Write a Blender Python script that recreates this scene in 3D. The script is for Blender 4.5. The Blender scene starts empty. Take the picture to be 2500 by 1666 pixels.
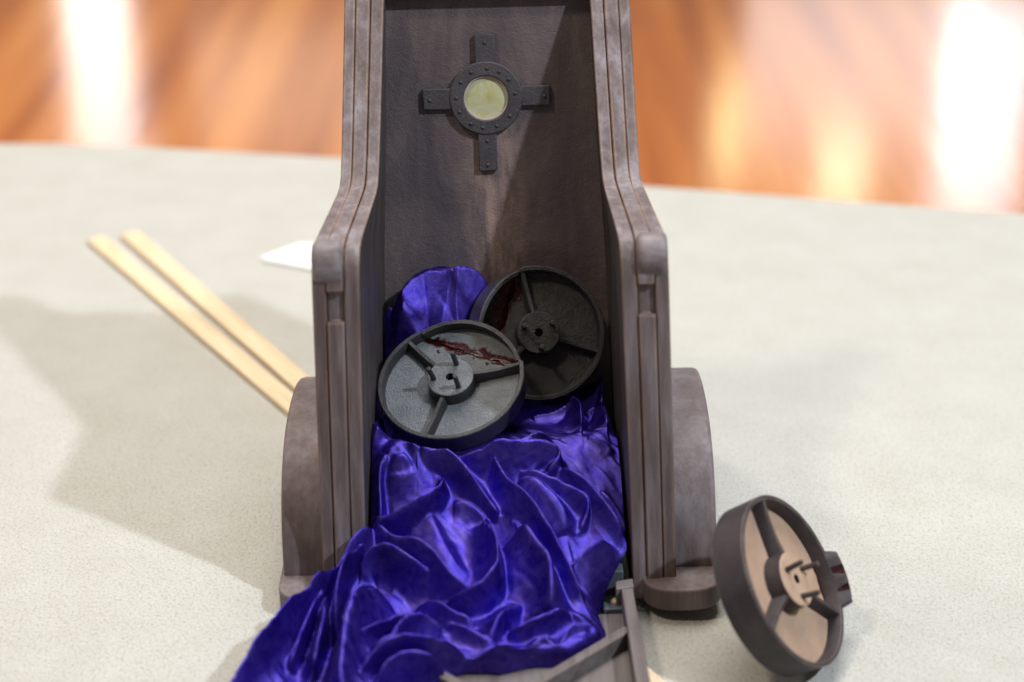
import bpy, bmesh, math, random
import numpy as np
from mathutils import Vector, Matrix

random.seed(7)
scene = bpy.context.scene
R = math.radians

# ------------------------------------------------------------------ camera
cam_d = bpy.data.cameras.new("camera")
cam = bpy.data.objects.new("camera", cam_d)
scene.collection.objects.link(cam)
cam.location = (0, -1.554, 0.96)
cam.rotation_euler = (R(66), 0, 0)
cam_d.sensor_width = 36.0
cam_d.lens = 70.0
cam_d.clip_start = 0.05
cam_d.clip_end = 100
cam_d.dof.use_dof = True
cam_d.dof.focus_distance = 1.875
cam_d.dof.aperture_fstop = 2.4
scene.camera = cam

# ------------------------------------------------------------------ light
world = bpy.data.worlds.new("World")
scene.world = world
world.use_nodes = True
world.node_tree.nodes["Background"].inputs[0].default_value = (1.0, 0.93, 0.86, 1)
world.node_tree.nodes["Background"].inputs[1].default_value = 0.16


def lamp(name, kind, loc, target, power, col, size=None, size_y=None):
    d = bpy.data.lights.new(name, kind)
    d.energy = power
    d.color = col
    if kind == "AREA":
        d.shape = "RECTANGLE" if size_y else "DISK"
        d.size = size
        if size_y:
            d.size_y = size_y
    o = bpy.data.objects.new(name, d)
    scene.collection.objects.link(o)
    o.location = loc
    o.rotation_euler = (Vector(target) - Vector(loc)).to_track_quat("-Z", "Y").to_euler()
    return o


key = lamp("key_spotlight", "SPOT", (2.16, -1.43, 3.0), (-0.05, 0.1, 0.2), 560, (0.80, 0.89, 1.0))
key.data.shadow_soft_size = 0.07
key.data.spot_size = R(55)
key.data.spot_blend = 0.6
lamp("warm_spotlight", "AREA", (-1.7, -1.0, 3.6), (0, 0.1, 0.1), 62, (1.0, 0.86, 0.66), 0.45)
lamp("ceiling_lamp", "AREA", (0.1, 1.25, 4.2), (0.1, 1.05, 0.0), 206, (1.0, 0.97, 0.95), 2.2, 2.2)
lamp("rear_fill", "AREA", (-2.2, 2.3, 3.0), (0, 0.2, 0.0), 66, (1.0, 0.92, 0.82), 1.2)  # added fill from rear left, lightens the key's shadow on the carpet
# tall windows and lamps of the hall, far behind: what the polished floor mirrors
lamp("hall_window", "AREA", (-1.61, 6.0, 1.20), (-1.61, 0, 1.20), 5.6, (1.0, 0.97, 0.93), 0.25, 1.4)
lamp("hall_window", "AREA", (1.86, 6.0, 1.45), (1.86, 0, 1.45), 6.0, (0.86, 0.93, 1.0), 0.34, 0.95)
lamp("hall_window", "AREA", (1.42, 6.3, 1.28), (1.42, 0, 1.28), 4.6, (1.0, 0.95, 0.95), 0.95, 0.75)
lamp("hall_window", "AREA", (-0.85, 6.3, 1.45), (-0.85, 0, 1.45), 2.2, (1.0, 0.88, 0.70), 0.9, 0.6)
lamp("hall_lamp", "AREA", (0.85, 6.0, 1.50), (0.85, 0, 1.50), 1.0, (1.0, 0.78, 0.38), 0.10, 0.40)
lamp("hall_lamp", "AREA", (1.32, 6.0, 1.68), (1.32, 0, 1.68), 1.5, (1.0, 0.88, 0.58), 0.20, 0.26)

scene.view_settings.view_transform = "Standard"
scene.view_settings.look = "None"
scene.view_settings.exposure = 0.0
scene.view_settings.gamma = 1.0
scene.view_settings.use_curve_mapping = False

# ------------------------------------------------------------------ helpers


def link(o, parent=None):
    scene.collection.objects.link(o)
    if parent is not None:
        o.parent = parent
    return o


def empty(name, loc=(0, 0, 0), rot=(0, 0, 0)):
    o = bpy.data.objects.new(name, None)
    o.empty_display_size = 0.02
    link(o)
    o.location = loc
    o.rotation_euler = rot
    return o


def tag(o, label=None, cat=None, group=None, kind=None):
    if label: o["label"] = label
    if cat: o["category"] = cat
    if group: o["group"] = group
    if kind: o["kind"] = kind
    return o


def obj(name, me, mat, parent=None, bevel=0.0, seg=2, smooth=True, subsurf=0):
    if isinstance(me, bmesh.types.BMesh):
        bm = me
        bmesh.ops.recalc_face_normals(bm, faces=bm.faces[:])
        me = bpy.data.meshes.new(name)
        bm.to_mesh(me)
        bm.free()
    if smooth:
        me.polygons.foreach_set("use_smooth", [True] * len(me.polygons))
        try:
            me.set_sharp_from_angle(angle=R(40))
        except Exception:
            pass
    me.materials.append(mat)
    o = bpy.data.objects.new(name, me)
    link(o, parent)
    if bevel:
        b = o.modifiers.new("bevel", "BEVEL")
        b.width = bevel
        b.segments = seg
        b.limit_method = "ANGLE"
        b.angle_limit = R(35)
        b.harden_normals = False
    if subsurf:
        s = o.modifiers.new("sub", "SUBSURF")
        s.levels = s.render_levels = subsurf
    return o


def box(bm, c, s, rot=None):
    m = Matrix.Translation(c) @ (rot or Matrix()) @ Matrix.Diagonal((s[0], s[1], s[2], 1))
    bmesh.ops.create_cube(bm, size=1.0, matrix=m)


def cyl(bm, c, r, h, axis="Z", seg=32, r2=None):
    rot = {"Z": Matrix(), "X": Matrix.Rotation(R(90), 4, "Y"), "Y": Matrix.Rotation(R(90), 4, "X")}[axis]
    bmesh.ops.create_cone(bm, cap_ends=True, segments=seg, radius1=r, radius2=r if r2 is None else r2,
                          depth=h, matrix=Matrix.Translation(c) @ rot)


def prism(bm, pts, z0, z1):
    lo = [bm.verts.new((x, y, z0)) for x, y in pts]
    hi = [bm.verts.new((x, y, z1)) for x, y in pts]
    n = len(pts)
    bm.faces.new(lo[::-1])
    bm.faces.new(hi)
    for i in range(n):
        bm.faces.new((lo[i], lo[(i + 1) % n], hi[(i + 1) % n], hi[i]))


# ------------------------------------------------------------------ materials


class NT:
    def __init__(self, name):
        self.m = bpy.data.materials.new(name)
        self.m.use_nodes = True
        self.t = self.m.node_tree
        self.b = self.t.nodes["Principled BSDF"]

    def n(self, typ, **kw):
        nd = self.t.nodes.new(typ)
        for k, v in kw.items():
            if k in nd.inputs.keys():
                nd.inputs[k].default_value = v
            else:
                setattr(nd, k, v)
        return nd

    def l(self, a, b):
        self.t.links.new(a, b)

    def coord(self, scale=(1, 1, 1), rot=(0, 0, 0), which="Object"):
        tc = self.n("ShaderNodeTexCoord")
        mp = self.n("ShaderNodeMapping")
        mp.inputs["Scale"].default_value = scale
        mp.inputs["Rotation"].default_value = rot
        self.l(tc.outputs[which], mp.inputs[0])
        return mp.outputs[0]

    def noise(self, vec, scale, detail=4, rough=0.55, dist=0.0):
        nd = self.n("ShaderNodeTexNoise", Scale=scale, Detail=detail, Roughness=rough, Distortion=dist)
        self.l(vec, nd.inputs["Vector"])
        return nd.outputs["Fac"]

    def ramp(self, fac, stops):
        r = self.n("ShaderNodeValToRGB")
        e = r.color_ramp.elements
        while len(e) < len(stops):
            e.new(0.5)
        for i, (p, c) in enumerate(stops):
            e[i].position = p
            e[i].color = (c, c, c, 1) if not isinstance(c, tuple) else (*c, 1)
        self.l(fac, r.inputs[0])
        return r.outputs[0]

    def mix(self, fac, a, b, mode="MIX"):
        x = self.n("ShaderNodeMix", data_type="RGBA", blend_type=mode)
        for s, v in ((x.inputs[0], fac), (x.inputs[6], a), (x.inputs[7], b)):
            if isinstance(v, (int, float)):
                s.default_value = v
            elif isinstance(v, tuple):
                s.default_value = (*v, 1)
            else:
                self.l(v, s)
        return x.outputs[2]

    def math(self, op, a, b=0.0):
        x = self.n("ShaderNodeMath", operation=op)
        for s, v in ((x.inputs[0], a), (x.inputs[1], b)):
            if isinstance(v, (int, float)):
                s.default_value = v
            else:
                self.l(v, s)
        return x.outputs[0]

    def bump(self, h, strength, dist):
        x = self.n("ShaderNodeBump", Strength=strength, Distance=dist)
        self.l(h, x.inputs["Height"])
        self.l(x.outputs[0], self.b.inputs["Normal"])
        return x

    def col(self, c):
        if isinstance(c, tuple):
            self.b.inputs["Base Color"].default_value = (*c, 1)
        else:
            self.l(c, self.b.inputs["Base Color"])

    def set(self, **kw):
        for k, v in kw.items():
            self.b.inputs[k.replace("_", " ")].default_value = v
        return self


def edge_mask(N, radius):
    """1 on convex edges, 0 on flats: for rubbed paint on arrises and lit rim edges put into colour."""
    bv = N.n("ShaderNodeBevel", samples=4)
    bv.inputs["Radius"].default_value = radius
    ge = N.n("ShaderNodeNewGeometry")
    d = N.n("ShaderNodeVectorMath", operation="DOT_PRODUCT")
    N.l(bv.outputs[0], d.inputs[0])
    N.l(ge.outputs["Normal"], d.inputs[1])
    return N.ramp(d.outputs["Value"], [(0.80, 1.0), (0.985, 0.0)])


def painted_wood(name, dark, mid, light, rust, stretch=(30, 30, 3), edges=0.6, rough=0.55):
    N = NT(name)
    v = N.coord(stretch)
    v2 = N.coord()
    streak = N.noise(v, 1.9, 4, 0.5, 0.2)
    blot = N.noise(v2, 22, 5, 0.6)
    c = N.ramp(streak, [(0.30, dark), (0.50, mid), (0.80, light)])
    rb = N.ramp(N.noise(v2, 34, 6, 0.7, 0.6), [(0.56, 0.0), (0.76, 0.30)])
    c = N.mix(rb, c, rust)
    c = N.mix(N.ramp(N.noise(N.coord(tuple(s * 0.4 for s in stretch)), 1.6, 4, 0.6), [(0.40, 0.5), (0.60, 0.0)]), c, dark)
    brush = N.noise(N.coord(tuple(s * 7.0 if s > 10 else s * 1.2 for s in stretch)), 1.0, 4, 0.6)
    c = N.mix(N.ramp(brush, [(0.34, 0.35), (0.54, 0.0)]), c, tuple(x * 0.55 for x in dark))
    c = N.mix(N.ramp(brush, [(0.56, 0.0), (0.74, 0.28)]), c, light)
    if edges:
        em = N.math("MULTIPLY", edge_mask(N, 0.0036), N.ramp(blot, [(0.3, 0.1), (0.62, edges)]))
        c = N.mix(em, c, (min(1, rust[0] * 1.9), rust[1] * 1.9, rust[2] * 1.8))
    N.col(c)
    fine = N.noise(v2, 420, 3, 0.6)
    h = N.math("ADD", N.math("MULTIPLY", fine, 0.5), N.math("MULTIPLY", N.noise(N.coord((60, 60, 8)), 6, 5), 0.7))
    N.bump(h, 0.5, 0.0008)
    N.l(N.ramp(blot, [(0.3, rough - 0.12), (0.7, rough + 0.15)]), N.b.inputs["Roughness"])
    N.set(Specular_IOR_Level=0.35)
    return N.m


M = {}
M["board"] = painted_wood("weathered_board_paint", (0.085, 0.060, 0.058), (0.138, 0.107, 0.110), (0.26, 0.236, 0.262), (0.26, 0.15, 0.09), (34, 34, 2.2), 0.9)
M["cheek"] = painted_wood("cheek_paint", (0.11, 0.080, 0.077), (0.155, 0.122, 0.123), (0.22, 0.192, 0.205), (0.25, 0.145, 0.09), (26, 26, 6), 0.4)
M["knob"] = painted_wood("knob_paint", (0.11, 0.088, 0.088), (0.19, 0.16, 0.17), (0.29, 0.26, 0.29), (0.26, 0.16, 0.11), (12, 30, 30), 0.3)
M["flap"] = painted_wood("flap_paint", (0.085, 0.070, 0.067), (0.13, 0.111, 0.108), (0.18, 0.157, 0.153), (0.20, 0.14, 0.11), (30, 4, 30), 0.3)


def panel_mat():
    N = NT("back_panel_paint")
    v = N.coord()
    st = N.noise(N.coord((16, 16, 3.6)), 1.3, 6, 0.62, 0.9)
    c = N.ramp(st, [(0.32, (0.062, 0.046, 0.053)), (0.52, (0.105, 0.079, 0.082)), (0.72, (0.165, 0.118, 0.110))])
    big = N.ramp(N.noise(v, 9, 5, 0.6, 0.8), [(0.36, 0.0), (0.66, 0.6)])
    c = N.mix(big, c, (0.070, 0.054, 0.060))
    # pale run below the cross: water-bleached streak with its own shape
    sx = N.n("ShaderNodeSeparateXYZ")
    N.l(N.coord(), sx.inputs[0])
    wob = N.math("MULTIPLY", N.math("SUBTRACT", N.noise(N.coord((1, 1, 0.4)), 26, 3), 0.5), 0.05)
    dx = N.math("ABSOLUTE", N.math("ADD", sx.outputs["X"], wob))
    run = N.math("MULTIPLY", N.ramp(dx, [(0.004, 1.0), (0.032, 0.0)]), N.ramp(sx.outputs["Z"], [(0.16, 0.5), (0.20, 1.0), (0.36, 0.8), (0.43, 0.0)]))
    run = N.math("MULTIPLY", run, N.ramp(N.noise(N.coord((40, 40, 5)), 2.0, 5, 0.65), [(0.34, 0.0), (0.58, 0.9)]))
    c = N.mix(run, c, (0.29, 0.20, 0.17))
    spk = N.ramp(N.noise(v, 150, 2, 0.4), [(0.775, 0.0), (0.80, 1.0)])
    c = N.mix(spk, c, (0.34, 0.12, 0.07))
    N.col(c)
    h = N.math("ADD", N.noise(v, 700, 3, 0.6), N.math("MULTIPLY", N.noise(v, 160, 4, 0.6), 1.1))
    N.bump(h, 0.75, 0.0009)
    N.set(Roughness=0.5, Specular_IOR_Level=0.4)
    return N.m


M["panel"] = panel_mat()
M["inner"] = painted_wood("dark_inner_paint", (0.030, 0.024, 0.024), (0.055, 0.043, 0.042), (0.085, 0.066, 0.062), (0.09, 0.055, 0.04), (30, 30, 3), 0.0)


def cast_mat(name, c0, c1, warm, bumpd=0.0007, rough=0.5, stain=None, edge_col=None):
    N = NT(name)
    v = N.coord()
    n1 = N.noise(v, 40, 6, 0.65)
    c = N.ramp(n1, [(0.32, c0), (0.68, c1)])
    c = N.mix(N.ramp(N.noise(v, 60, 5, 0.7, 0.5), [(0.60, 0.0), (0.8, 0.5)]), c, warm)
    if edge_col:
        c = N.mix(N.math("MULTIPLY", edge_mask(N, 0.0016), N.ramp(n1, [(0.35, 0.15), (0.6, 0.9)])), c, edge_col)
    rs = None
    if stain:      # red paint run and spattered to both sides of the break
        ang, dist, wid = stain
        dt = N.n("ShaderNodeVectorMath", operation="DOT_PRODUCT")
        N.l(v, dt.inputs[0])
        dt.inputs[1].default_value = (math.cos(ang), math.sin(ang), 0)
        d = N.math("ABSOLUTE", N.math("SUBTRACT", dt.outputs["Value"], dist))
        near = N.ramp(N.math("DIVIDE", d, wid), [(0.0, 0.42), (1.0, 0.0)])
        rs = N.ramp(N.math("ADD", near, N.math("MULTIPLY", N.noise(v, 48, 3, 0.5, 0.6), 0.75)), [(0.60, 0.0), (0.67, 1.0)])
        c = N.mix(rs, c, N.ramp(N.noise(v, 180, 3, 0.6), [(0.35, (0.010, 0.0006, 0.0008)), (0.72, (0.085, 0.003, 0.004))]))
    N.col(c)
    h = N.math("ADD", N.noise(v, 520, 4, 0.7), N.math("MULTIPLY", N.noise(N.coord((1, 1, 1), (0, 0, 0.5)), 230, 4, 0.6, 1.0), 1.0))
    N.bump(h, 0.9, bumpd)
    N.set(Roughness=rough, Specular_IOR_Level=0.4)
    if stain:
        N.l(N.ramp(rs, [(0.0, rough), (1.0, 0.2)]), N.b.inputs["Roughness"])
    return N.m


M["plate"] = cast_mat("iron_plate", (0.036, 0.031, 0.038), (0.062, 0.054, 0.062), (0.09, 0.055, 0.04), 0.0007, 0.5)
M["cast"] = cast_mat("black_cast", (0.017, 0.0165, 0.018), (0.034, 0.033, 0.036), (0.03, 0.026, 0.024), 0.0008, 0.40, None, (0.10, 0.098, 0.10))
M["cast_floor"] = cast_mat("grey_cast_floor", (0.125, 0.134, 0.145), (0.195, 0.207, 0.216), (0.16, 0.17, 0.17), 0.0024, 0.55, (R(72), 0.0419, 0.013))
M["cast_hub"] = cast_mat("grey_cast_hub", (0.105, 0.11, 0.12), (0.165, 0.172, 0.18), (0.13, 0.14, 0.14), 0.0018, 0.55)
M["cast_shaded"] = cast_mat("shaded_cast_floor", (0.018, 0.018, 0.018), (0.036, 0.034, 0.032), (0.035, 0.026, 0.02), 0.0012, 0.36, (R(76), 0.0367, 0.022))  # rear disc: its shade is put into a darker floor colour
M["rim_brown"] = cast_mat("brown_black_rim", (0.022, 0.017, 0.019), (0.044, 0.035, 0.038), (0.085, 0.03, 0.025), 0.0004, 0.5, None, (0.30, 0.20, 0.16))  # pale edge colour paints in the light along the rim's top edge
M["tan"] = cast_mat("tan_wood_floor", (0.34, 0.225, 0.155), (0.43, 0.29, 0.20), (0.30, 0.19, 0.13), 0.0003, 0.55, (R(40), 0.0708, 0.007))
M["slate"] = cast_mat("slate_hinge", (0.055, 0.065, 0.08), (0.10, 0.115, 0.135), (0.12, 0.11, 0.10), 0.0004, 0.5)
M["black"] = NT("hole_black").set(Roughness=0.9).m
M["black"].node_tree.nodes["Principled BSDF"].inputs["Base Color"].default_value = (0.006, 0.006, 0.006, 1)


def gore():
    N = NT("wet_red_paint")
    v = N.coord()
    N.col(N.ramp(N.noise(v, 130, 4, 0.6), [(0.35, (0.005, 0.0003, 0.0004)), (0.70, (0.040, 0.001, 0.0015))]))
    N.bump(N.noise(v, 160, 2, 0.5), 0.5, 0.0008)
    N.set(Roughness=0.25, Specular_IOR_Level=0.22)
    return N.m


M["gore"] = gore()
M["gore_dry"] = gore()
M["gore_dry"].name = "dried_red_paint"
M["gore_dry"].node_tree.nodes["Principled BSDF"].inputs["Roughness"].default_value = 0.62
M["gore_dry"].node_tree.nodes["Principled BSDF"].inputs["Specular IOR Level"].default_value = 0.15


def glass():
    N = NT("yellowed_lens")
    v = N.coord()
    c = N.ramp(N.noise(v, 55, 5, 0.6, 1.0), [(0.30, (0.40, 0.35, 0.14)), (0.48, (0.44, 0.43, 0.25)), (0.68, (0.47, 0.48, 0.34))])
    N.col(c)
    N.bump(N.noise(v, 60, 3), 0.4, 0.001)
    N.set(Roughness=0.22, Specular_IOR_Level=0.5, Coat_Weight=0.8, Coat_Roughness=0.06)
    return N.m


M["lens"] = glass()
M["lens_rim"] = NT("pale_lens_rim").set(Roughness=0.5).m
M["lens_rim"].node_tree.nodes["Principled BSDF"].inputs["Base Color"].default_value = (0.46, 0.36, 0.33, 1)
N = NT("brass_screw_metal").set(Roughness=0.6, Metallic=0.2)
N.col((0.42, 0.31, 0.22))
M["brass"] = N.m


def velvet():
    N = NT("blue_purple_velvet")
    v = N.coord()
    crush = N.noise(v, 55, 6, 0.68, 1.2)
    N.col(N.ramp(crush, [(0.30, (0.003, 0.001, 0.028)), (0.7, (0.010, 0.003, 0.070))]))
    fine = N.noise(v, 1500, 2, 0.6)
    h = N.math("ADD", N.math("MULTIPLY", fine, 0.7), N.math("MULTIPLY", N.noise(v, 140, 4, 0.6), 0.4))
    bp = N.bump(h, 0.6, 0.0009)
    N.set(Roughness=0.7, Specular_IOR_Level=0.0, Sheen_Weight=0.14, Sheen_Roughness=0.14)
    N.b.inputs["Sheen Tint"].default_value = (0.34, 0.24, 1.0, 1)
    # brushed pile mirrors the lamps broadly
    gl = N.n("ShaderNodeBsdfAnisotropic")
    N.l(N.ramp(crush, [(0.3, (0.085, 0.045, 0.88)), (0.7, (0.32, 0.24, 1.0))]), gl.inputs["Color"])
    N.l(N.ramp(crush, [(0.3, 0.30), (0.7, 0.40)]), gl.inputs["Roughness"])
    N.l(bp.outputs[0], gl.inputs["Normal"])
    mx = N.n("ShaderNodeMixShader")
    mx.inputs[0].default_value = 0.27
    N.l(N.b.outputs[0], mx.inputs[1])
    N.l(gl.outputs[0], mx.inputs[2])
    N.l(mx.outputs[0], N.t.nodes["Material Output"].inputs["Surface"])
    return N.m


M["velvet"] = velvet()


def lathwood():
    N = NT("pale_lath_wood")
    s = N.noise(N.coord((60, 3, 60)), 3, 5, 0.6, 0.3)
    N.col(N.ramp(s, [(0.3, (0.50, 0.37, 0.22)), (0.5, (0.62, 0.48, 0.31)), (0.7, (0.68, 0.55, 0.38))]))
    N.bump(s, 0.3, 0.0005)
    N.set(Roughness=0.6)
    return N.m


M["lath"] = lathwood()
N = NT("white_tile").set(Roughness=0.4)
N.col((0.85, 0.85, 0.84))
M["white"] = N.m


def carpet():
    N = NT("cream_cut_pile")
    v = N.coord((1, 0.72, 1))
    grain = N.noise(v, 360, 4, 0.62, 0.3)
    blot = N.noise(N.coord(), 14, 4, 0.6)
    tuft = N.ramp(grain, [(0.30, 0.0), (0.52, 1.0)])
    base = N.mix(N.ramp(blot, [(0.3, 0.0), (0.7, 1.0)]), (0.500, 0.488, 0.440), (0.545, 0.537, 0.494))
    c = N.mix(tuft, N.mix(1.0, base, (0.74, 0.71, 0.64), "MULTIPLY"), base)
    N.col(c)
    h = N.math("ADD", grain, N.math("MULTIPLY", N.noise(v, 1100, 2, 0.6), 0.4))
    N.bump(h, 0.9, 0.004)
    N.set(Roughness=0.95, Specular_IOR_Level=0.1, Sheen_Weight=0.25, Sheen_Roughness=0.5)
    return N.m


M["carpet"] = carpet()


def floorwood():
    N = NT("polished_red_wood")
    rot = (0, 0, R(62))
    v = N.coord((7.2, 0.8, 1), rot)
    cell = N.n("ShaderNodeTexVoronoi", feature="F1", Scale=1.0)
    N.l(v, cell.inputs["Vector"])
    board = N.noise(N.coord((9, 0.35, 1), rot), 1.0, 1)
    grain = N.noise(N.coord((70, 3, 1), rot), 1.5, 5, 0.6)
    c = N.ramp(board, [(0.34, (0.26, 0.070, 0.018)), (0.50, (0.38, 0.122, 0.028)), (0.66, (0.48, 0.18, 0.046))])
    c = N.mix(N.ramp(grain, [(0.35, 0.18), (0.6, 0.0)]), c, (0.14, 0.035, 0.012))
    N.col(c)
    N.bump(N.noise(N.coord((30, 3, 1), rot), 1.0, 3), 0.10, 0.002)
    N.set(Roughness=0.15, Specular_IOR_Level=0.5)
    return N.m


M["floor"] = floorwood()

# ------------------------------------------------------------------ setting
bm = bmesh.new()
bmesh.ops.create_grid(bm, x_segments=4, y_segments=4, size=9.0, matrix=Matrix.Translation((0, 4, -0.014)))
tag(obj("wooden_floor", bm, M["floor"], smooth=False), kind="structure")

edge = [(-2.2, 1.10), (-1.3, 1.285), (-0.95, 1.335), (-0.80, 1.346), (-0.70, 1.345), (-0.56, 1.33), (-0.258, 1.2773),
        (0.1838, 1.155), (0.7093, 1.038), (1.3, 0.88), (2.2, 0.5)]
bm = bmesh.new()
prism(bm, edge[::-1] + [(-2.2, -2.2), (2.2, -2.2)], -0.0135, 0.0)
tag(obj("carpet", bm, M["carpet"], bevel=0.004, smooth=False), kind="structure")

# ------------------------------------------------------------------ the throne
T = empty("wooden_throne", (-0.0105, 0.0, 0.0085), (0, R(-1.55), 0))
tag(T, "weathered plum-brown wooden throne with tall back, stepped side walls and cross plate", "throne")

# side walls: front-edge polyline (y, z, inner x, outer x) and its partner on the rear edge
CTRL = [  # front y, z, xi, xo,   rear y, z, xi, xo
    (0.000, 0.000, 0.1205, 0.160, 0.320, 0.000, 0.112, 0.150),
    (0.014, 0.150, 0.1165, 0.157, 0.310, 0.080, 0.111, 0.148),
    (0.027, 0.300, 0.1120, 0.1535, 0.308, 0.170, 0.109, 0.146),
    (0.030, 0.318, 0.1115, 0.153, 0.308, 0.185, 0.1085, 0.1455),
    (0.040, 0.331, 0.1110, 0.152, 0.309, 0.200, 0.1082, 0.145),
    (0.054, 0.336, 0.1100, 0.150, 0.310, 0.215, 0.1078, 0.1445),
    (0.108, 0.340, 0.1060, 0.1435, 0.314, 0.240, 0.1068, 0.142),
    (0.148, 0.343, 0.1030, 0.1388, 0.318, 0.265, 0.1060, 0.140),
    (0.160, 0.346, 0.1020, 0.1374, 0.320, 0.285, 0.1054, 0.139),
    (0.170, 0.353, 0.1014, 0.1366, 0.322, 0.300, 0.1046, 0.138),
    (0.185, 0.368, 0.1006, 0.1362, 0.325, 0.318, 0.1035, 0.137),
    (0.235, 0.430, 0.0982, 0.1348, 0.338, 0.400, 0.1000, 0.136),
    (0.285, 0.492, 0.0960, 0.1335, 0.352, 0.482, 0.0970, 0.1345),
    (0.308, 0.519, 0.0950, 0.1325, 0.360, 0.522, 0.0955, 0.1330),
]


def side_layer(name, side, f0, f1, proud, parent, slot=False, mat=None):
    """one laminated board of a side wall, between fractions f0..f1 of its thickness"""
    rows = []
    for i, (y, z, xi, xo, yb, zb, xbi, xbo) in enumerate(CTRL):
        a = Vector((0, CTRL[max(i - 1, 0)][0], CTRL[max(i - 1, 0)][1]))
        b = Vector((0, CTRL[min(i + 1, len(CTRL) - 1)][0], CTRL[min(i + 1, len(CTRL) - 1)][1]))
        d = (b - a).normalized()
        nrm = Vector((0, -d.z, d.y))
        rows.append((Vector((xi + (xo - xi) * f0, y, z)) + nrm * proud, Vector((xi + (xo - xi) * f1, y, z)) + nrm * proud,
                     Vector((xbi + (xbo - xbi) * f0, yb, zb)), Vector((xbi + (xbo - xbi) * f1, yb, zb))))
    if slot:   # cut a recess under the rounded arm end
        new = []
        for r in rows[:2]:
            new.append(r)
        r1, r2 = rows[1], rows[2]

        def lp(t):
            return tuple(a.lerp(b, t) for a, b in zip(r1, r2))
        deep = Vector((0, 0.0065, 0))
        s0, s1 = lp(0.80), lp(0.985)
        new += [s0, (s0[0] + deep, s0[1] + deep, s0[2], s0[3]), (s1[0] + deep, s1[1] + deep, s1[2], s1[3]), s1]
        rows = new + rows[3:]
    bm = bmesh.new()
    V = []
    for r in rows:
        V.append([bm.verts.new((p.x * side, p.y, p.z)) for p in r])
    for A, B in zip(V[:-1], V[1:]):
        bm.faces.new((A[0], A[1], B[1], B[0]))
        bm.faces.new((A[2], B[2], B[3], A[3]))
        bm.faces.new((A[0], B[0], B[2], A[2]))
        bm.faces.new((A[1], A[3], B[3], B[1]))
    bm.faces.new((V[0][0], V[0][2], V[0][3], V[0][1]))
    bm.faces.new((V[-1][0], V[-1][1], V[-1][3], V[-1][2]))
    bmesh.ops.remove_doubles(bm, verts=bm.verts[:], dist=1e-6)
    o = obj(name, bm, mat or M["board"], parent, bevel=0.0016, seg=2)
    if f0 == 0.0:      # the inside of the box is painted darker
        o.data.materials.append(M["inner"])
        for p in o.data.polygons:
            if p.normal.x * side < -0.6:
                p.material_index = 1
    return o


for side in (-1, 1):
    wall = side_layer("side_board", side, 0.0, 0.34, 0.0, T)
    side_layer("moulding_strip", side, 0.346, 0.70, 0.0022, wall, slot=True)
    side_layer("outer_strip", side, 0.706, 1.0, 0.0004, wall)
    # rounded arm end
    bm = bmesh.new()
    cyl(bm, (side * 0.1395, 0.0425, 0.3185), 0.0200, 0.0262, "X", 48)
    obj("arm_knob", bm, M["knob"], wall, bevel=0.006, seg=5)
    # quarter-round cheek outside the wall
    bm = bmesh.new()
    prof = []
    for k in range(25):
        a = R(90 + 90 * k / 24.0)
        prof.append((0.155 + 0.136 * math.copysign(abs(math.cos(a)) ** 0.80, math.cos(a)), 0.012 + 0.122 * abs(math.sin(a)) ** 0.90))
    prof = [(0.33, 0.012)] + [(0.155 + 0.175 * math.sin(R(90 - 9 * k)), 0.012 + 0.122 * math.cos(R(90 - 9 * k))) for k in range(1, 10)] + prof
    a_ = [bm.verts.new((side * 0.1500, y, z)) for y, z in prof]
    b_ = [bm.verts.new((side * 0.1975, y, z)) for y, z in prof]
    n = len(prof)
    bm.faces.new(a_)
    bm.faces.new(b_[::-1])
    for i in range(n):
        bm.faces.new((a_[i], a_[(i + 1) % n], b_[(i + 1) % n], b_[i]))
    obj("cheek", bm, M["cheek"], T, bevel=0.004, seg=3)
    # half-round foot plate under the cheek
    bm = bmesh.new()
    pts = []
    for k in range(25):
        a = R(180 + 180 * k / 24.0)
        ca, sa = math.cos(a), math.sin(a)
        pts.append((side * 0.1645 + 0.036 * math.copysign(abs(ca) ** 0.75, ca), 0.008 + 0.030 * math.copysign(abs(sa) ** 0.8, sa)))
    pts += [(side * 0.1645 + 0.036, 0.28), (side * 0.1645 - 0.036, 0.28)]
    prism(bm, pts, -0.0005, 0.0215)
    obj("foot", bm, M["cheek"], T, bevel=0.0022, seg=3)

# back panel, leaning back 11 degrees
PB = Vector((0, 0.2625, 0.223 - 0.008))
PT = Vector((0, 0.3068, 0.4815 - 0.008))
pu = (PT - PB).normalized()
pn = Vector((0, -pu.z, pu.y))


def pw(z):
    return 0.1082 + (0.0972 - 0.1082) * (z - PB.z) / (PT.z - PB.z) + 0.006


bm = bmesh.new()
lo, hi = PB - pu * 0.20, PT + pu * 0.036
vs = []
for p in (lo, hi):
    for off in (0, -0.012):
        for s in (-1, 1):
            q = p + pn * off
            vs.append(bm.verts.new((s * (pw(p.z)), q.y, q.z)))
a0, a1, b0, b1, c0, c1, d0, d1 = vs
for f in ((a0, a1, c1, c0), (b0, d0, d1, b1), (a0, c0, d0, b0), (a1, b1, d1, c1), (c0, c1, d1, d0), (a0, b0, b1, a1)):
    bm.faces.new(f)
panel = obj("back_panel", bm, M["panel"], T, smooth=False)


def on_panel(u, x, off=0.0):
    """point on the panel face, u metres up the slope from PB"""
    p = PB + pu * u + pn * off
    return Vector((x, p.y, p.z))


PROT = Matrix((Vector((1, 0, 0)), pu, pn)).transposed().to_4x4()   # local x, up, out

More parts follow.
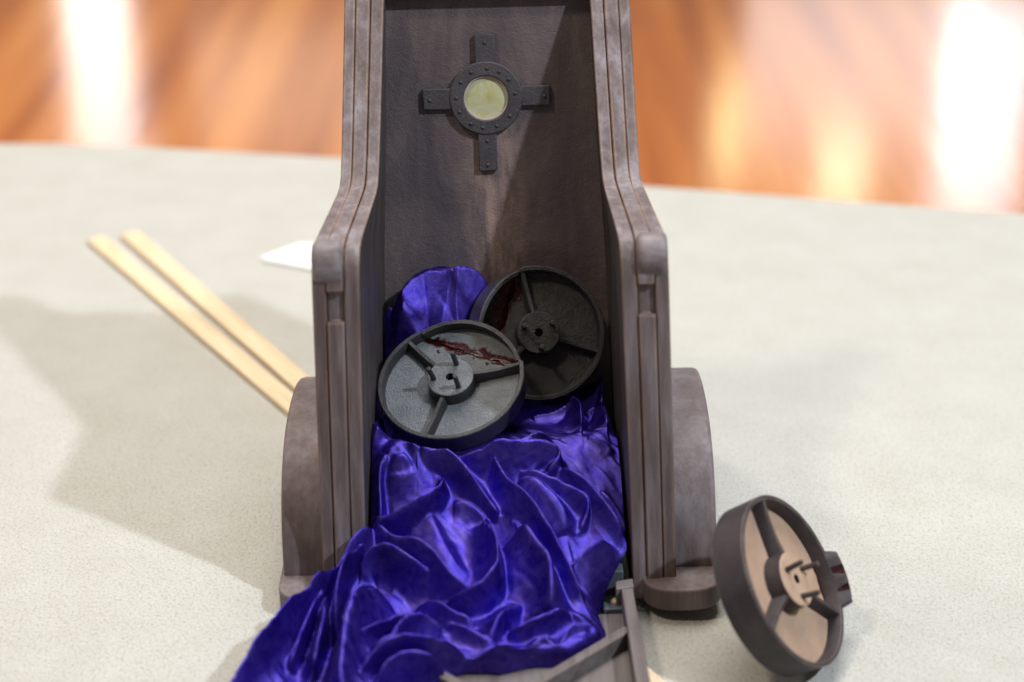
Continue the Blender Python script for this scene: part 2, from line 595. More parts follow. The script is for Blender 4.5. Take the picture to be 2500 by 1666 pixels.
bm = bmesh.new()
c = on_panel(0.2800, 0, 0.006)
box(bm, c, (0.2, 0.0185, 0.016), PROT)
header = obj("header_rail", bm, M["board"], T, bevel=0.004, seg=3)
bm = bmesh.new()
box(bm, on_panel(0.2960, 0, 0.006), (0.2, 0.015, 0.016), PROT)
obj("crest_board", bm, M["board"], T, bevel=0.003)

# cross plate with round window
ccx, ccu = -0.0040, 0.1740
cross_m = Matrix.Translation(on_panel(ccu, ccx, 0.0)) @ PROT


def placed(name, bm, mat, parent, m, bevel=0.0, seg=2):
    o = obj(name, bm, mat, parent, bevel=bevel, seg=seg)
    o.data.transform(m)
    return o


def ring_mesh(ro, ri, h, seg=64):
    bm = bmesh.new()
    L = []
    for r, z in ((ro, 0), (ro, h), (ri, h), (ri, 0)):
        L.append([bm.verts.new((r * math.cos(2 * math.pi * k / seg), r * math.sin(2 * math.pi * k / seg), z)) for k in range(seg)])
    for a, b in zip(L, L[1:] + L[:1]):
        for k in range(seg):
            bm.faces.new((a[k], a[(k + 1) % seg], b[(k + 1) % seg], b[k]))
    return bm


ring = placed("cross_ring", ring_mesh(0.0352, 0.0213, 0.0062), M["plate"], T, cross_m, 0.0012, 2)
for nm, x0, x1, y0, y1 in (("arm", -0.0605, -0.030, -0.0100, 0.0100), ("arm", 0.030, 0.0615, -0.0085, 0.0108),
                           ("arm", -0.0095, 0.0098, 0.030, 0.0610), ("arm", -0.0088, 0.0092, -0.0705, -0.030)):
    bm = bmesh.new()
    box(bm, ((x0 + x1) / 2, (y0 + y1) / 2, 0.0026), (x1 - x0, y1 - y0, 0.0052))
    placed("plate_arm", bm, M["plate"], ring, cross_m, 0.0009)
bm = bmesh.new()
bmesh.ops.create_uvsphere(bm, u_segments=10, v_segments=6, radius=0.0019)
rv = bpy.data.meshes.new("rivet")
bm.to_mesh(rv)
bm.free()
rv.materials.append(M["plate"])
rv.polygons.foreach_set("use_smooth", [True] * len(rv.polygons))
spots = [(0.0285 * math.cos(R(a)), 0.0285 * math.sin(R(a)), 0.0062) for a in (8, 38, 62, 86, 118, 146, 178, 206, 238, 262, 290, 322)]
spots += [(-0.054, -0.001, 0.0052), (0.056, 0.0005, 0.0052), (0.0002, 0.053, 0.0052), (0.0002, -0.0415, 0.0052), (0.0, -0.065, 0.0052)]
for s in spots:
    o = bpy.data.objects.new("rivet", rv)
    link(o, ring)
    o.matrix_local = cross_m @ Matrix.Translation(s) @ Matrix.Diagonal((1, 1, 0.75, 1))
placed("lens_rim", ring_mesh(0.0213, 0.0202, 0.0044), M["lens_rim"], ring, cross_m)
bm = bmesh.new()
rr = []
for k in range(8):
    r = 0.0204 * k / 7.0
    rr.append([bm.verts.new((r * math.cos(2 * math.pi * j / 40), r * math.sin(2 * math.pi * j / 40), 0.0032 - 0.0014 * (r / 0.0204) ** 2)) for j in range(40)] if k else [bm.verts.new((0, 0, 0.0032))])
for j in range(40):
    bm.faces.new((rr[0][0], rr[1][j], rr[1][(j + 1) % 40]))
for a, b in zip(rr[1:-1], rr[2:]):
    for j in range(40):
        bm.faces.new((a[j], b[j], b[(j + 1) % 40], a[(j + 1) % 40]))
placed("lens", bm, M["lens"], ring, cross_m)

# seat, floor of the box, hinges
bm = bmesh.new()
box(bm, (0, 0.165, 0.055), (0.214, 0.20, 0.012))
obj("seat_board", bm, M["panel"], T, bevel=0.001)
bm = bmesh.new()
box(bm, (0, 0.15, 0.006), (0.214, 0.29, 0.012))
obj("bottom_board", bm, M["panel"], T, bevel=0.001)
for side in (-1, 1):
    bm = bmesh.new()
    box(bm, (side * 0.101, 0.008, 0.016), (0.021, 0.02, 0.030))
    box(bm, (side * 0.1015, -0.012, 0.004), (0.018, 0.030, 0.006))
    hg = obj("hinge", bm, M["slate"], T, bevel=0.001)
    bm = bmesh.new()
    bmesh.ops.create_uvsphere(bm, u_segments=16, v_segments=10, radius=0.0046, matrix=Matrix.Translation((side * 0.1035, -0.016, 0.0075)) @ Matrix.Diagonal((1, 1, 0.8, 1)))
    obj("screw", bm, M["brass"], hg)

# front flap, fallen open on the carpet
bm = bmesh.new()
prism(bm, [(-0.112, -0.028), (0.112, -0.028), (0.128, -0.36), (-0.128, -0.36)], -0.0002, 0.003)
flap = obj("front_flap", bm, M["flap"], T, bevel=0.001)


def bar(name, p, q, w, z0, z1, parent, mat, w2=None):
    p, q = Vector(p), Vector(q)
    d = (q - p).normalized()
    s = Vector((-d.y, d.x))
    w2 = w2 or w
    bm = bmesh.new()
    prism(bm, [tuple(p - s * w / 2), tuple(q - s * w2 / 2), tuple(q + s * w2 / 2), tuple(p + s * w / 2)], z0, z1)
    return obj(name, bm, mat, parent, bevel=0.0012)


for side in (-1, 1):
    bar("flap_rail", (side * 0.114, -0.020), (side * 0.1262, -0.36), 0.0105, 0.0032, 0.024, flap, M["flap"], 0.014)
    bm = bmesh.new()
    prism(bm, [(side * 0.114 - 0.010, -0.022), (side * 0.114 + 0.006, -0.018), (side * 0.114 + 0.006, -0.004), (side * 0.114 - 0.010, -0.008)], 0.006, 0.0245)
    obj("rail_end", bm, M["flap"], flap, bevel=0.001)
bar("flap_brace", (0.112, -0.078), (-0.1100, -0.300), 0.0095, 0.0032, 0.0195, flap, M["flap"])
bar("flap_brace", (-0.112, -0.078), (0.0005, -0.1905), 0.0095, 0.0032, 0.0190, flap, M["flap"])
bar("flap_brace", (0.0145, -0.2045), (0.110, -0.300), 0.0095, 0.0032, 0.0190, flap, M["flap"])

# ------------------------------------------------------------------ cast discs


def basis(n, upish, roll):
    n = Vector(n).normalized()
    x = Vector(upish).cross(n).normalized()
    y = n.cross(x)
    m = Matrix((x, y, n)).transposed()
    return m @ Matrix.Rotation(roll, 3, "Z")


def disc(name, centre, n, roll, Rr, H, chord, cap_a, fold, floor_mat, rim_mat, label, hub_mat=None, gore_amt=1.0, recess=0.0115, tear=None):
    """dished casting: centre = middle of the rim plane. The cap beyond the chord is bent up by fold."""
    rot = basis(n, (0, 0, 1), roll)
    root = empty(name, (0, 0, 0))
    root.matrix_world = Matrix.Translation(centre) @ rot.to_4x4()
    tag(root, label, "disc", "broken cast discs")
    ca = Vector((math.cos(cap_a), math.sin(cap_a), 0))
    cd = chord * Rr
    axis = Vector((-ca.y, ca.x, 0))
    FR = Matrix.Rotation(-fold, 3, axis)

    def bend(p):
        p = Vector(p)
        d = p.dot(ca) - cd
        if d <= 0:
            return p
        base = p - ca * d
        piv = Vector((base.x, base.y, -recess))
        q = FR @ (p - piv)
        if tear:
            q = q + ca * tear[0] + Vector((0, 0, tear[1]))
        return piv + q

    # radial stations refined around the chord are cheap: a dense polar grid
    nseg = 160

    def lathe(profile, matl, nm, sub=6):
        pr = []
        for (r0, z0), (r1, z1) in zip(profile[:-1], profile[1:]):
            k = max(1, int(abs(r1 - r0) / Rr * 30))
            for i in range(k):
                t = i / k
                pr.append((r0 + (r1 - r0) * t, z0 + (z1 - z0) * t))
        pr.append(profile[-1])
        bm = bmesh.new()
        G = []
        for r, z in pr:
            if r < 1e-6:
                G.append([bm.verts.new(bend((0, 0, z)))])
            else:
                G.append([bm.verts.new(bend((r * math.cos(2 * math.pi * k / nseg), r * math.sin(2 * math.pi * k / nseg), z))) for k in range(nseg)])
        for a, b in zip(G[:-1], G[1:]):
            for k in range(nseg):
                k2 = (k + 1) % nseg
                if len(a) == 1:
                    bm.faces.new((a[0], b[k], b[k2]))
                elif len(b) == 1:
                    bm.faces.new((a[k], b[0], a[k2]))
                else:
                    bm.faces.new((a[k], b[k], b[k2], a[k2]))
        o = obj(nm, bm, matl, root)
        if tear:      # the gap left by the torn piece is filled with wet red paint
            o.data.materials.append(M["gore_dry"])
            for p in o.data.polygons:
                if max((o.data.edges[o.data.loops[l].edge_index] for l in p.loop_indices), key=lambda e_: (o.data.vertices[e_.vertices[0]].co - o.data.vertices[e_.vertices[1]].co).length).vertices:
                    L_ = [o.data.vertices[v_].co for v_ in p.vertices]
                    if max((a_ - b2).length for a_ in L_ for b2 in L_) > tear[0] * 0.9 and p.area < 4e-4 and any(v_.dot(ca) > cd + tear[0] * 0.9 for v_ in L_):
                        if min(v_.dot(ca) for v_ in L_) <= cd + 1e-5:
                            p.material_index = 1
        return o

    e = 0.0008
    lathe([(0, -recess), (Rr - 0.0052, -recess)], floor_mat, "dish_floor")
    lathe([(Rr - 0.0052, -recess), (Rr - 0.0048, -0.0012), (Rr - 0.0040, 0.0), (Rr - e, 0.0), (Rr, -e), (Rr * 0.985, -H + e), (Rr * 0.985 - e, -H), (0, -H)], rim_mat, "rim_wall")
    # ribs
    hr = 0.315 * Rr
    hub_h = 0.0025
    for a in (R(17), R(137), R(257)):
        bm = bmesh.new()
        w = 0.0028
        st = []
        for t in np.linspace(0, 1, 12):
            r = hr * 0.9 + (Rr - 0.0045 - hr * 0.9) * t
            top = hub_h * (1 - t) * 0.6 - 0.0010 - 0.0022 * math.sin(math.pi * t)
            sec = []
            for sx, zz in ((-w * 1.5, -recess - 0.001), (-w, top - 0.0022), (-w * 0.55, top), (w * 0.55, top), (w, top - 0.0022), (w * 1.5, -recess - 0.001)):
                p = Vector((r * math.cos(a) - sx * math.sin(a), r * math.sin(a) + sx * math.cos(a), zz))
                sec.append(bm.verts.new(bend(p)))
            st.append(sec)
        for A, B in zip(st[:-1], st[1:]):
            for i in range(5):
                bm.faces.new((A[i], A[i + 1], B[i + 1], B[i]))
        bm.faces.new(st[0])
        bm.faces.new(st[-1][::-1])
        obj("rib", bm, rim_mat, root)
    # hub
    bm = bmesh.new()
    seg = 56
    L = []
    for r, z in ((hr * 1.04, -recess - 0.001), (hr, hub_h - 0.0008), (hr - 0.0009, hub_h), (0.0042, hub_h), (0.0040, hub_h - 0.012)):
        L.append([bm.verts.new((r * math.cos(2 * math.pi * k / seg), r * math.sin(2 * math.pi * k / seg), z)) for k in range(seg)])
    bm.faces.ensure_lookup_table()
    for a, b in zip(L[:-1], L[1:]):
        for k in range(seg):
            bm.faces.new((a[k], b[k], b[(k + 1) % seg], a[(k + 1) % seg]))
    hub = obj("hub", bm, hub_mat or floor_mat, root)
    hub.data.materials.append(rim_mat)
    for p in hub.data.polygons:
        if abs(p.normal.z) < 0.5:
            p.material_index = 1
    bm = bmesh.new()
    cyl(bm, (0, 0, hub_h - 0.0095), 0.0043, 0.003, "Z", 24)
    obj("bore", bm, M["black"], hub)
    for a in (R(75), R(190), R(310)):
        bm = bmesh.new()
        lean = Matrix.Translation((0.0155 * math.cos(a), 0.0155 * math.sin(a), hub_h)) @ Matrix.Rotation(R(random.uniform(-7, 7)), 4, "X") @ Matrix.Rotation(R(random.uniform(-7, 7)), 4, "Y")
        bmesh.ops.create_cone(bm, cap_ends=True, segments=16, radius1=0.0026, radius2=0.0022, depth=0.018, matrix=lean @ Matrix.Translation((0, 0, 0.008)))
        obj("peg", bm, rim_mat, root, bevel=0.0005)
    # wet red paint along the break: a lumpy bead that hugs the crease
    half = math.sqrt(max(0.0, Rr * Rr - cd * cd)) - 0.003
    if tear:
        return root
    bm = bmesh.new()
    rnd = random.Random(int(cap_a * 100))
    ncr, nw = 90, 9
    kn = [[rnd.random() ** 1.6 for _ in range(14)] for _ in range(3)]
    Gv = []
    for i in range(ncr + 1):
        s = -half + 2 * half * i / ncr
        endf = max(0.0, min(1, (half - abs(s)) / 0.012))
        k_ = 13.0 * i / ncr
        wa = (0.0012 + 0.0050 * np.interp(k_, range(14), kn[0])) * gore_amt * (0.4 + 0.6 * endf)
        wb = (0.0012 + 0.0030 * np.interp(k_, range(14), kn[1])) * gore_amt
        row = []
        for j in range(nw):
            t = -1 + 2 * j / (nw - 1)
            off = t * (wa if t < 0 else wb)
            zz = -recess + 0.0016 * (1 - t * t) ** 0.8 * (0.4 + 0.8 * np.interp(k_, range(14), kn[2])) - 0.0002
            p = ca * (cd + off) + axis * s + Vector((0, 0, zz))
            row.append(bm.verts.new(bend(p)))
        Gv.append(row)
    for A, B in zip(Gv[:-1], Gv[1:]):
        for j in range(nw - 1):
            bm.faces.new((A[j], A[j + 1], B[j + 1], B[j]))
    obj("red_paint", bm, M["gore"], root, subsurf=1)
    for _ in range(int(9 * gore_amt)):     # splashes beside the break
        s = rnd.uniform(-half, half) * 0.9
        off = -abs(rnd.gauss(0, 0.006)) if rnd.random() < 0.6 else abs(rnd.gauss(0, 0.006))
        p = ca * (cd + off) + axis * s
        if p.length > Rr - 0.006 or p.length < hr + 0.002:
            continue
        bm = bmesh.new()
        bmesh.ops.create_uvsphere(bm, u_segments=8, v_segments=5, radius=1.0)
        q = bend((p.x, p.y, -recess + 0.0002))
        rad = rnd.uniform(0.0006, 0.0019)
        bm.transform(Matrix.Translation(q) @ Matrix.Rotation(rnd.uniform(0, 3), 4, "Z") @ Matrix.Diagonal((rad * rnd.uniform(1, 2.2), rad, rad * 0.45, 1)))
        obj("red_drop", bm, M["gore"], root)
    return root


F_C, F_N, F_R, F_H = (-0.0575, 0.1342, 0.1702), (-0.16, -0.446, 0.881), 0.0698, 0.022
B_C, B_N, B_R, B_H = (0.0256, 0.2030, 0.1865), (0.17, -0.85, 0.49), 0.0655, 0.024
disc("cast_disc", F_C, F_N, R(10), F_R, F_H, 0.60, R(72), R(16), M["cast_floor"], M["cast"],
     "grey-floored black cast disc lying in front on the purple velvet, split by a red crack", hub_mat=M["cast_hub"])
disc("cast_disc", B_C, B_N, R(82), B_R, B_H, 0.56, R(76), R(20), M["cast_shaded"], M["cast"],
     "black-rimmed disc with shade painted into its floor, propped behind the grey-floored one against the throne's back")
disc("cast_disc", (0.2408, -0.0851, 0.083), (0.76, -0.33, 0.56), R(-70), 0.077, 0.032, 0.945, R(40), R(14), M["tan"], M["rim_brown"],
     "tan-floored dark-rimmed disc standing on edge on the carpet with a broken rim piece", gore_amt=0.9, recess=0.014, tear=(0.007, 0.009))

# ------------------------------------------------------------------ velvet
RIDGES = [
    (((-0.126, 0.022), (-0.12, 0.015), (-0.109, 0.013), (-0.093, 0.015), (-0.077, 0.02), (-0.066, 0.028), (-0.061, 0.038), (-0.064, 0.045)), 9, 5, 2),
    (((-0.113, 0.055), (-0.12, 0.05), (-0.12, 0.039), (-0.118, 0.028), (-0.12, 0.018)), 10, 6, 3),
    (((-0.129, 0.073), (-0.12, 0.084), (-0.114, 0.118), (-0.104, 0.125), (-0.091, 0.103), (-0.087, 0.059)), 10, 8, 5),
    (((-0.113, 0.05), (-0.105, 0.052), (-0.094, 0.053), (-0.089, 0.049)), 6, 4, 2),
    (((-0.115, 0.046), (-0.103, 0.043), (-0.092, 0.045), (-0.084, 0.05)), 6, 5, 2),
    (((-0.084, 0.067), (-0.081, 0.058), (-0.065, 0.058), (-0.053, 0.051), (-0.037, 0.038), (-0.021, 0.025), (-0.012, 0.02)), 8, 6, 3),
    (((-0.017, 0.058), (-0.013, 0.046), (-0.001, 0.03), (0.012, 0.018), (0.023, 0.008), (0.035, -0.007), (0.043, -0.021), (0.051, -0.035), (0.06, -0.046)), 9, 6, 2),
    (((-0.053, 0.059), (-0.029, 0.057), (-0.013, 0.06), (0.007, 0.06), (0.028, 0.065), (0.043, 0.068), (0.044, 0.059), (0.033, 0.051)), 8, 5, 2),
    (((0.044, 0.057), (0.056, 0.047), (0.069, 0.038), (0.081, 0.029), (0.092, 0.02), (0.1, 0.013)), 8, 5, 2),
    (((0.08, 0.046), (0.09, 0.039), (0.099, 0.03), (0.103, 0.022)), 6, 4, 2),
    (((0.007, 0.05), (0.02, 0.045), (0.036, 0.041), (0.052, 0.036), (0.067, 0.033), (0.07, 0.026), (0.062, 0.014)), 6, 4, 2),
    (((0.004, 0.038), (0.023, 0.034), (0.044, 0.021), (0.049, 0.007)), 10, 14, 7),
    (((-0.022, 0.013), (-0.025, 0.004), (-0.02, -0.007), (-0.014, -0.02), (-0.012, -0.035), (-0.012, -0.048), (-0.021, -0.059), (-0.037, -0.069), (-0.056, -0.066)), 11, 7, 3),
    (((-0.125, 0.013), (-0.115, 0.003), (-0.105, -0.01), (-0.092, -0.019), (-0.079, -0.027), (-0.067, -0.036), (-0.056, -0.048), (-0.043, -0.057), (-0.028, -0.055)), 11, 7, 3),
    (((-0.134, -0.028), (-0.13, -0.018), (-0.119, -0.015), (-0.108, -0.02), (-0.094, -0.031), (-0.078, -0.04), (-0.067, -0.042)), 11, 6, 2),
    (((-0.091, -0.046), (-0.078, -0.045), (-0.066, -0.043), (-0.065, -0.038)), 6, 4, 2),
    (((-0.051, -0.047), (-0.039, -0.045), (-0.022, -0.041)), 7, 10, 5),
    (((-0.126, 0.008), (-0.134, 0), (-0.143, -0.009), (-0.156, -0.019), (-0.164, -0.033), (-0.169, -0.049), (-0.181, -0.061), (-0.193, -0.086), (-0.21, -0.114), (-0.227, -0.15), (-0.242, -0.178)), 16, 8, 4),
    (((-0.131, -0.005), (-0.136, -0.021), (-0.145, -0.03), (-0.149, -0.046), (-0.151, -0.061), (-0.151, -0.085), (-0.148, -0.101)), 12, 5, 2),
    (((-0.118, -0.039), (-0.13, -0.044), (-0.139, -0.053), (-0.143, -0.07), (-0.143, -0.084)), 10, 5, 2),
    (((-0.114, -0.049), (-0.128, -0.064), (-0.135, -0.09), (-0.14, -0.112), (-0.141, -0.132), (-0.141, -0.157), (-0.14, -0.186)), 14, 14, 6),
    (((-0.082, -0.078), (-0.097, -0.083), (-0.109, -0.097), (-0.119, -0.107), (-0.13, -0.118), (-0.138, -0.139)), 9, 6, 2),
    (((-0.06, -0.092), (-0.073, -0.089), (-0.089, -0.097), (-0.098, -0.114), (-0.11, -0.127), (-0.126, -0.136)), 10, 6, 3),
    (((-0.044, -0.118), (-0.06, -0.123), (-0.08, -0.129), (-0.102, -0.133), (-0.12, -0.143), (-0.131, -0.157)), 11, 7, 3),
    (((-0.049, -0.139), (-0.064, -0.14), (-0.086, -0.144), (-0.104, -0.152), (-0.115, -0.168)), 10, 7, 3),
    (((-0.082, -0.057), (-0.066, -0.067), (-0.051, -0.08), (-0.032, -0.086)), 8, 5, 2),
    (((-0.058, -0.082), (-0.043, -0.094), (-0.024, -0.105), (-0.016, -0.11)), 7, 5, 2),
    (((0.008, -0.061), (-0.003, -0.076), (-0.012, -0.09), (-0.019, -0.107)), 10, 9, 4),
    (((0.007, 0.001), (0.019, -0.021), (0.032, -0.04), (0.035, -0.056), (0.033, -0.075)), 12, 12, 6),
    (((0.039, -0.064), (0.05, -0.069), (0.059, -0.073), (0.07, -0.073)), 6, 5, 2),
    (((-0.003, -0.099), (0.016, -0.094), (0.034, -0.084), (0.05, -0.071)), 9, 6, 3),
    (((0.04, -0.11), (0.045, -0.099), (0.054, -0.09), (0.07, -0.089)), 9, 5, 2),
    (((0.009, -0.123), (0.022, -0.106), (0.029, -0.103), (0.038, -0.11)), 8, 5, 2),
    (((-0.015, -0.122), (0.003, -0.125), (0.026, -0.127), (0.049, -0.122), (0.064, -0.112), (0.076, -0.098), (0.079, -0.08)), 12, 6, 3),
    (((0.053, -0.032), (0.058, -0.021), (0.069, -0.015), (0.08, -0.005), (0.09, 0.001)), 10, 7, 3),
    (((-0.16, -0.045), (-0.162, -0.066), (-0.16, -0.09), (-0.164, -0.112), (-0.168, -0.129)), 10, 7, 3),
    (((-0.148, -0.036), (-0.16, -0.045), (-0.168, -0.066), (-0.174, -0.086), (-0.18, -0.103), (-0.188, -0.125)), 10, 6, 2),
    (((-0.214, -0.15), (-0.203, -0.133), (-0.193, -0.127)), 7, 6, 2),
    (((-0.053, 0.029), (-0.04, 0.029), (-0.025, 0.022), (-0.022, 0.013)), 8, 7, 3),
    (((-0.003, 0.012), (0.007, 0.004), (0.013, -0.015), (0.019, -0.036)), 7, 5, 2),
    (((-0.074, 0.036), (-0.075, 0.018), (-0.068, 0.001), (-0.057, -0.019), (-0.039, -0.031)), 4, 14, 8),
    (((-0.091, 0.213), (-0.099, 0.211), (-0.109, 0.212), (-0.114, 0.211)), 16, 7, 3),
    (((-0.082, 0.216), (-0.091, 0.213), (-0.102, 0.215), (-0.118, 0.226)), 12, 6, 3),
    (((-0.064, 0.217), (-0.067, 0.211), (-0.07, 0.207), (-0.075, 0.203)), 18, 6, 3),
    (((-0.055, 0.209), (-0.059, 0.205), (-0.064, 0.202)), 14, 5, 2),
    (((-0.04, 0.212), (-0.048, 0.206), (-0.055, 0.203)), 14, 5, 2),
    (((-0.117, 0.232), (-0.124, 0.229), (-0.13, 0.226)), 16, 6, 3),
    (((-0.057, 0.229), (-0.046, 0.225), (-0.03, 0.233), (-0.02, 0.236)), 12, 6, 3),
    (((-0.002, 0.071), (0.013, 0.08), (0.026, 0.087), (0.036, 0.092)), 6, 6, 2),
    (((0.017, 0.154), (0.037, 0.161), (0.064, 0.158), (0.065, 0.111)), 7, 6, 2),
    (((0.075, 0.19), (0.086, 0.196), (0.091, 0.239)), 8, 5, 2),
    (((0.07, 0.154), (0.084, 0.158), (0.089, 0.109)), 8, 5, 2),
    (((0.07, 0.093), (0.087, 0.088), (0.092, 0.081)), 6, 4, 2),
]


def smooth(a, b, x):
    t = np.clip((x - a) / (b - a), 0, 1)
    return t * t * (3 - 2 * t)


def fbm(X, Y, freq, seed, octs=4):
    rs = np.random.RandomState(seed)
    out = np.zeros_like(X)
    amp = 1.0
    for o in range(octs):
        for k in range(4):
            a = rs.uniform(0, 2 * np.pi)
            f = freq * rs.uniform(0.7, 1.4)
            out += amp * 0.25 * np.sin(f * (X * np.cos(a) + Y * np.sin(a)) * 2 * np.pi + rs.uniform(0, 6.28)
                                       + 1.3 * np.sin(f * 0.6 * (Y * np.cos(a) - X * np.sin(a)) * 2 * np.pi + rs.uniform(0, 6.28)))
        freq *= 1.9
        amp *= 0.5
    return out


def velvet_height(X, Y):
    Z = np.interp(Y, [-.5, -.25, -.15, -.06, 0, .05, .1, .16, .3], [.006, .012, .026, .043, .075, .110, .124, .118, .114])
    W = np.interp(Y, [-.3, -.1, 0, .3], [.2, .16, .125, .12])
    Z = Z + .014 * np.maximum(0, 1 - ((X + .012) / W) ** 2) * smooth(.16, .06, Y)
    Z = Z + .122 * np.exp(-(((X + .066) / .066) ** 2 + ((Y - .236) / .044) ** 2) ** 1.9)
    Z = Z + .026 * np.exp(-(((X + .104) / .026) ** 2 + ((Y - .062) / .022) ** 2))
    return Z


def ridge_field(X, Y):
    """pinched folds along the ridge lines: rounded crest, hollow flanks"""
    acc = np.zeros_like(X)
    K = 800.0
    tot = np.ones_like(X)
    for pts, amp, wid, rnd in RIDGES:
        P = np.array(pts)
        # smooth the polyline
        for _ in range(3):
            Q = [P[0]]
            for a, b in zip(P[:-1], P[1:]):
                Q += [a * .75 + b * .25, a * .25 + b * .75]
            Q.append(P[-1])
            P = np.array(Q)
        amp, wid, rnd = amp * .0035, wid * .00078, rnd * .00075
        length = np.hypot(*(P[1:] - P[:-1]).T).sum()
        amp *= np.clip(length / 0.075, 0.38, 1.15)      # long folds stand higher than the short ones
        x0, x1 = P[:, 0].min() - wid * 9, P[:, 0].max() + wid * 9
        y0, y1 = P[:, 1].min() - wid * 9, P[:, 1].max() + wid * 9
        m = (X > x0) & (X < x1) & (Y > y0) & (Y < y1)
        xs, ys = X[m], Y[m]
        best = np.full(xs.shape, 1e9)
        para = np.zeros_like(xs)
        L = np.concatenate([[0], np.cumsum(np.hypot(*(P[1:] - P[:-1]).T))])
        sgn = np.zeros_like(xs)
        flip = 1.0 if (int(abs(pts[0][0]) * 1e4) % 3) else -1.0
        for i in range(len(P) - 1):
            a, b = P[i], P[i + 1]
            d = b - a
            ll = d @ d + 1e-12
            t = np.clip(((xs - a[0]) * d[0] + (ys - a[1]) * d[1]) / ll, 0, 1)
            dd = np.hypot(xs - a[0] - t * d[0], ys - a[1] - t * d[1])
            c = dd < best
            best[c] = dd[c]
            sgn[c] = flip * np.sign((d[0] * (ys - a[1]) - d[1] * (xs - a[0]))[c])
            para[c] = (L[i] + t[c] * (L[i + 1] - L[i])) / L[-1]
        env = 0.30 + 0.70 * np.clip(np.sin(np.pi * np.clip(para, 0, 1)), 0, 1) ** 0.5
        h = amp * env * np.exp(-(np.sqrt(best ** 2 + rnd ** 2) - rnd) / np.where(sgn > 0, wid * 0.62, wid * 1.75))
        tot[m] += np.expm1(np.clip(h * K, 0, 50))
    return np.log(tot) / K


LEFT = [(.27, -.124), (.20, -.124), (.096, -.1285), (.016, -.127), (.004, -.134), (-.004, -.144), (-.02, -.157), (-.045, -.174), (-.086, -.199), (-.128, -.223), (-.163, -.240), (-.30, -.30)]
RIGHT = [(.27, .086), (.20, .090), (.093, .098), (.006, .103), (-.006, .093), (-.020, .081), (-.034, .075), (-.050, .079), (-.064, .0825), (-.083, .079), (-.098, .066), (-.107, .050), (-.113, .030),
         (-.1165, .006), (-.1195, -.022), (-.122, -.040), (-.130, -.052), (-.152, -.058), (-.30, -.075)]


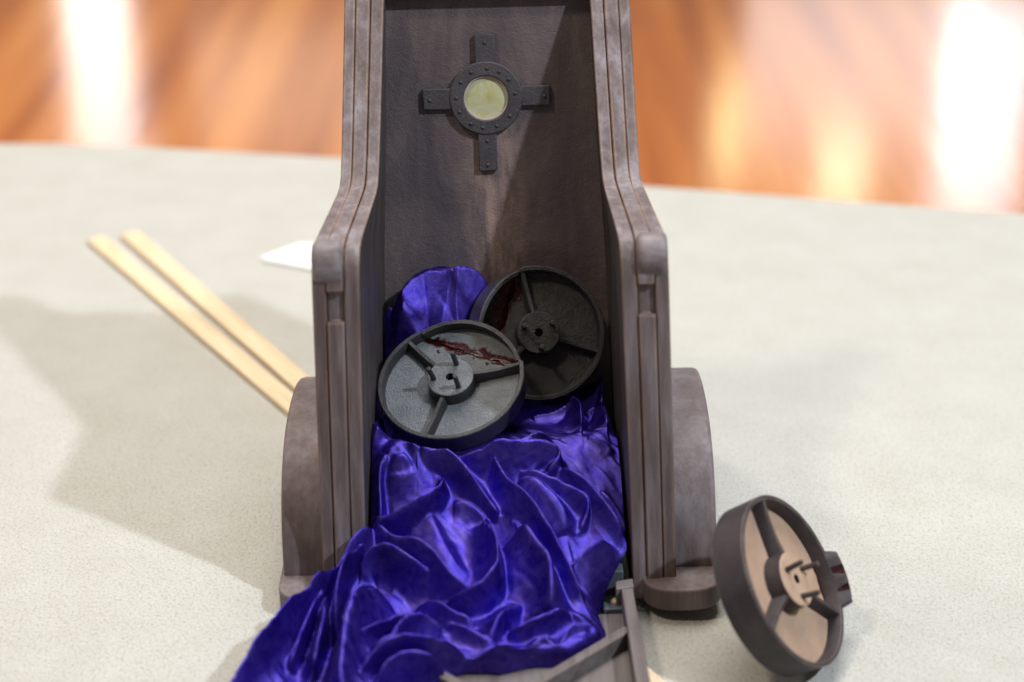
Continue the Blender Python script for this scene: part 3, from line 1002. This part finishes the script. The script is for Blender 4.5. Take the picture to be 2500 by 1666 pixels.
def build_velvet():
    nv, nu = 560, 330
    ys = np.linspace(0.252, -0.30, nv)
    l = np.interp(-ys, [-a for a, _ in LEFT], [b for _, b in LEFT])
    r = np.interp(-ys, [-a for a, _ in RIGHT], [b for _, b in RIGHT])
    u = np.linspace(0, 1, nu)
    X = l[:, None] + (r - l)[:, None] * u[None, :]
    Y = np.repeat(ys[:, None], nu, 1)
    # the hem wavers a little
    Y = Y + 0.0025 * np.sin(X * 90) * smooth(0, -.1, Y)
    Z = velvet_height(X, Y)
    F = ridge_field(X, Y)
    Z = Z - 0.020 * smooth(.10, .02, Y) - 0.003 + F + (0.0045 * fbm(X, Y, 11, 3, 2) + 0.0012 * fbm(X + Y, Y * 0.6, 42, 8, 2)) * np.maximum(smooth(.17, .10, Y), 0.8 * smooth(.185, .205, Y))
    # hems roll under
    dl = (X - l[:, None])
    dr = (r[:, None] - X)
    free = smooth(0.01, -0.03, Y)
    roll = np.minimum(dl, dr)
    tuck = np.sqrt(np.clip(1 - (1 - np.clip(roll / 0.014, 0, 1)) ** 2, 0, 1))
    floor_z = np.where(Y > -0.02, 0.02, 0.0135)
    floor_z = np.where((X < -0.128) | (X > 0.12), 0.001, floor_z)
    Z = Z * (1 - free) + free * (floor_z + (np.maximum(Z, floor_z + .004) - floor_z) * tuck)
    # bed the discs in
    for c, n, rr, hh in ((F_C, F_N, F_R, F_H), (B_C, B_N, B_R, B_H)):
        c, n = Vector(c), Vector(n).normalized()
        b = c - n * hh
        zb = b.z - (n.x * (X - b.x) + n.y * (Y - b.y)) / n.z
        for ctr in (b, c):
            dx, dy = X - ctr.x, Y - ctr.y
            dz = -(n.x * dx + n.y * dy) / n.z
            d = np.sqrt(dx * dx + dy * dy + dz * dz)
            cap = zb - 0.0015 + 1.6 * np.clip(d - rr * 0.94, 0, 1)
            Z = np.where(d < rr * 1.6, np.minimum(Z, np.maximum(cap, 0.02)), Z)
    for _ in range(1):
        Z[1:-1, 1:-1] = Z[1:-1, 1:-1] * .5 + .125 * (Z[:-2, 1:-1] + Z[2:, 1:-1] + Z[1:-1, :-2] + Z[1:-1, 2:])
    # folds lean over a little towards the front
    verts = np.stack([X.ravel(), Y.ravel() - 0.18 * F.ravel(), Z.ravel()], 1)
    idx = np.arange(nv * nu).reshape(nv, nu)
    faces = np.stack([idx[:-1, :-1].ravel(), idx[1:, :-1].ravel(), idx[1:, 1:].ravel(), idx[:-1, 1:].ravel()], 1)
    me = bpy.data.meshes.new("velvet_cloth")
    me.from_pydata(verts.tolist(), [], faces.tolist())
    me.update()
    o = obj("velvet_cloth", me, M["velvet"])
    for p in me.polygons:
        p.use_smooth = True
    at = me.attributes.get("sharp_edge")
    if at:
        me.attributes.remove(at)
    tag(o, "crumpled blue-purple velvet cloth spilling from the throne onto the carpet", "cloth")
    return o


build_velvet()

# ------------------------------------------------------------------ laths and tile


def lath(label, p, q, w, th):
    p, q = Vector(p), Vector(q)
    d = (q - p)
    L = d.length
    bm = bmesh.new()
    box(bm, (0, L / 2, th / 2), (w, L, th))
    o = obj("wooden_lath", bm, M["lath"], bevel=0.0008)
    o.location = (p.x, p.y, 0.0006)
    o.rotation_euler = (0, 0, math.atan2(-d.x, d.y))
    tag(o, label, "lath", "pale laths under the throne")
    return o


lath("pale flat wooden lath on the carpet, the left one, ending behind the throne's left cheek", (-0.555, 0.926), (-0.024, 0.063), 0.0250, 0.0068)
lath("pale flat wooden lath, the right one, its near end peeping out beside the fallen flap", (-0.5125, 0.943), (0.16, -0.203), 0.0265, 0.0072)

bm = bmesh.new()
prism(bm, [(-0.3277, 0.8539), (-0.245, 0.815), (-0.170, 0.800), (-0.165, 0.885), (-0.2803, 0.9072)], 0.0006, 0.0065)
o = obj("white_tile", bm, M["white"], bevel=0.001)
tag(o, "flat white tile lying on the carpet behind the throne's left arm", "tile")
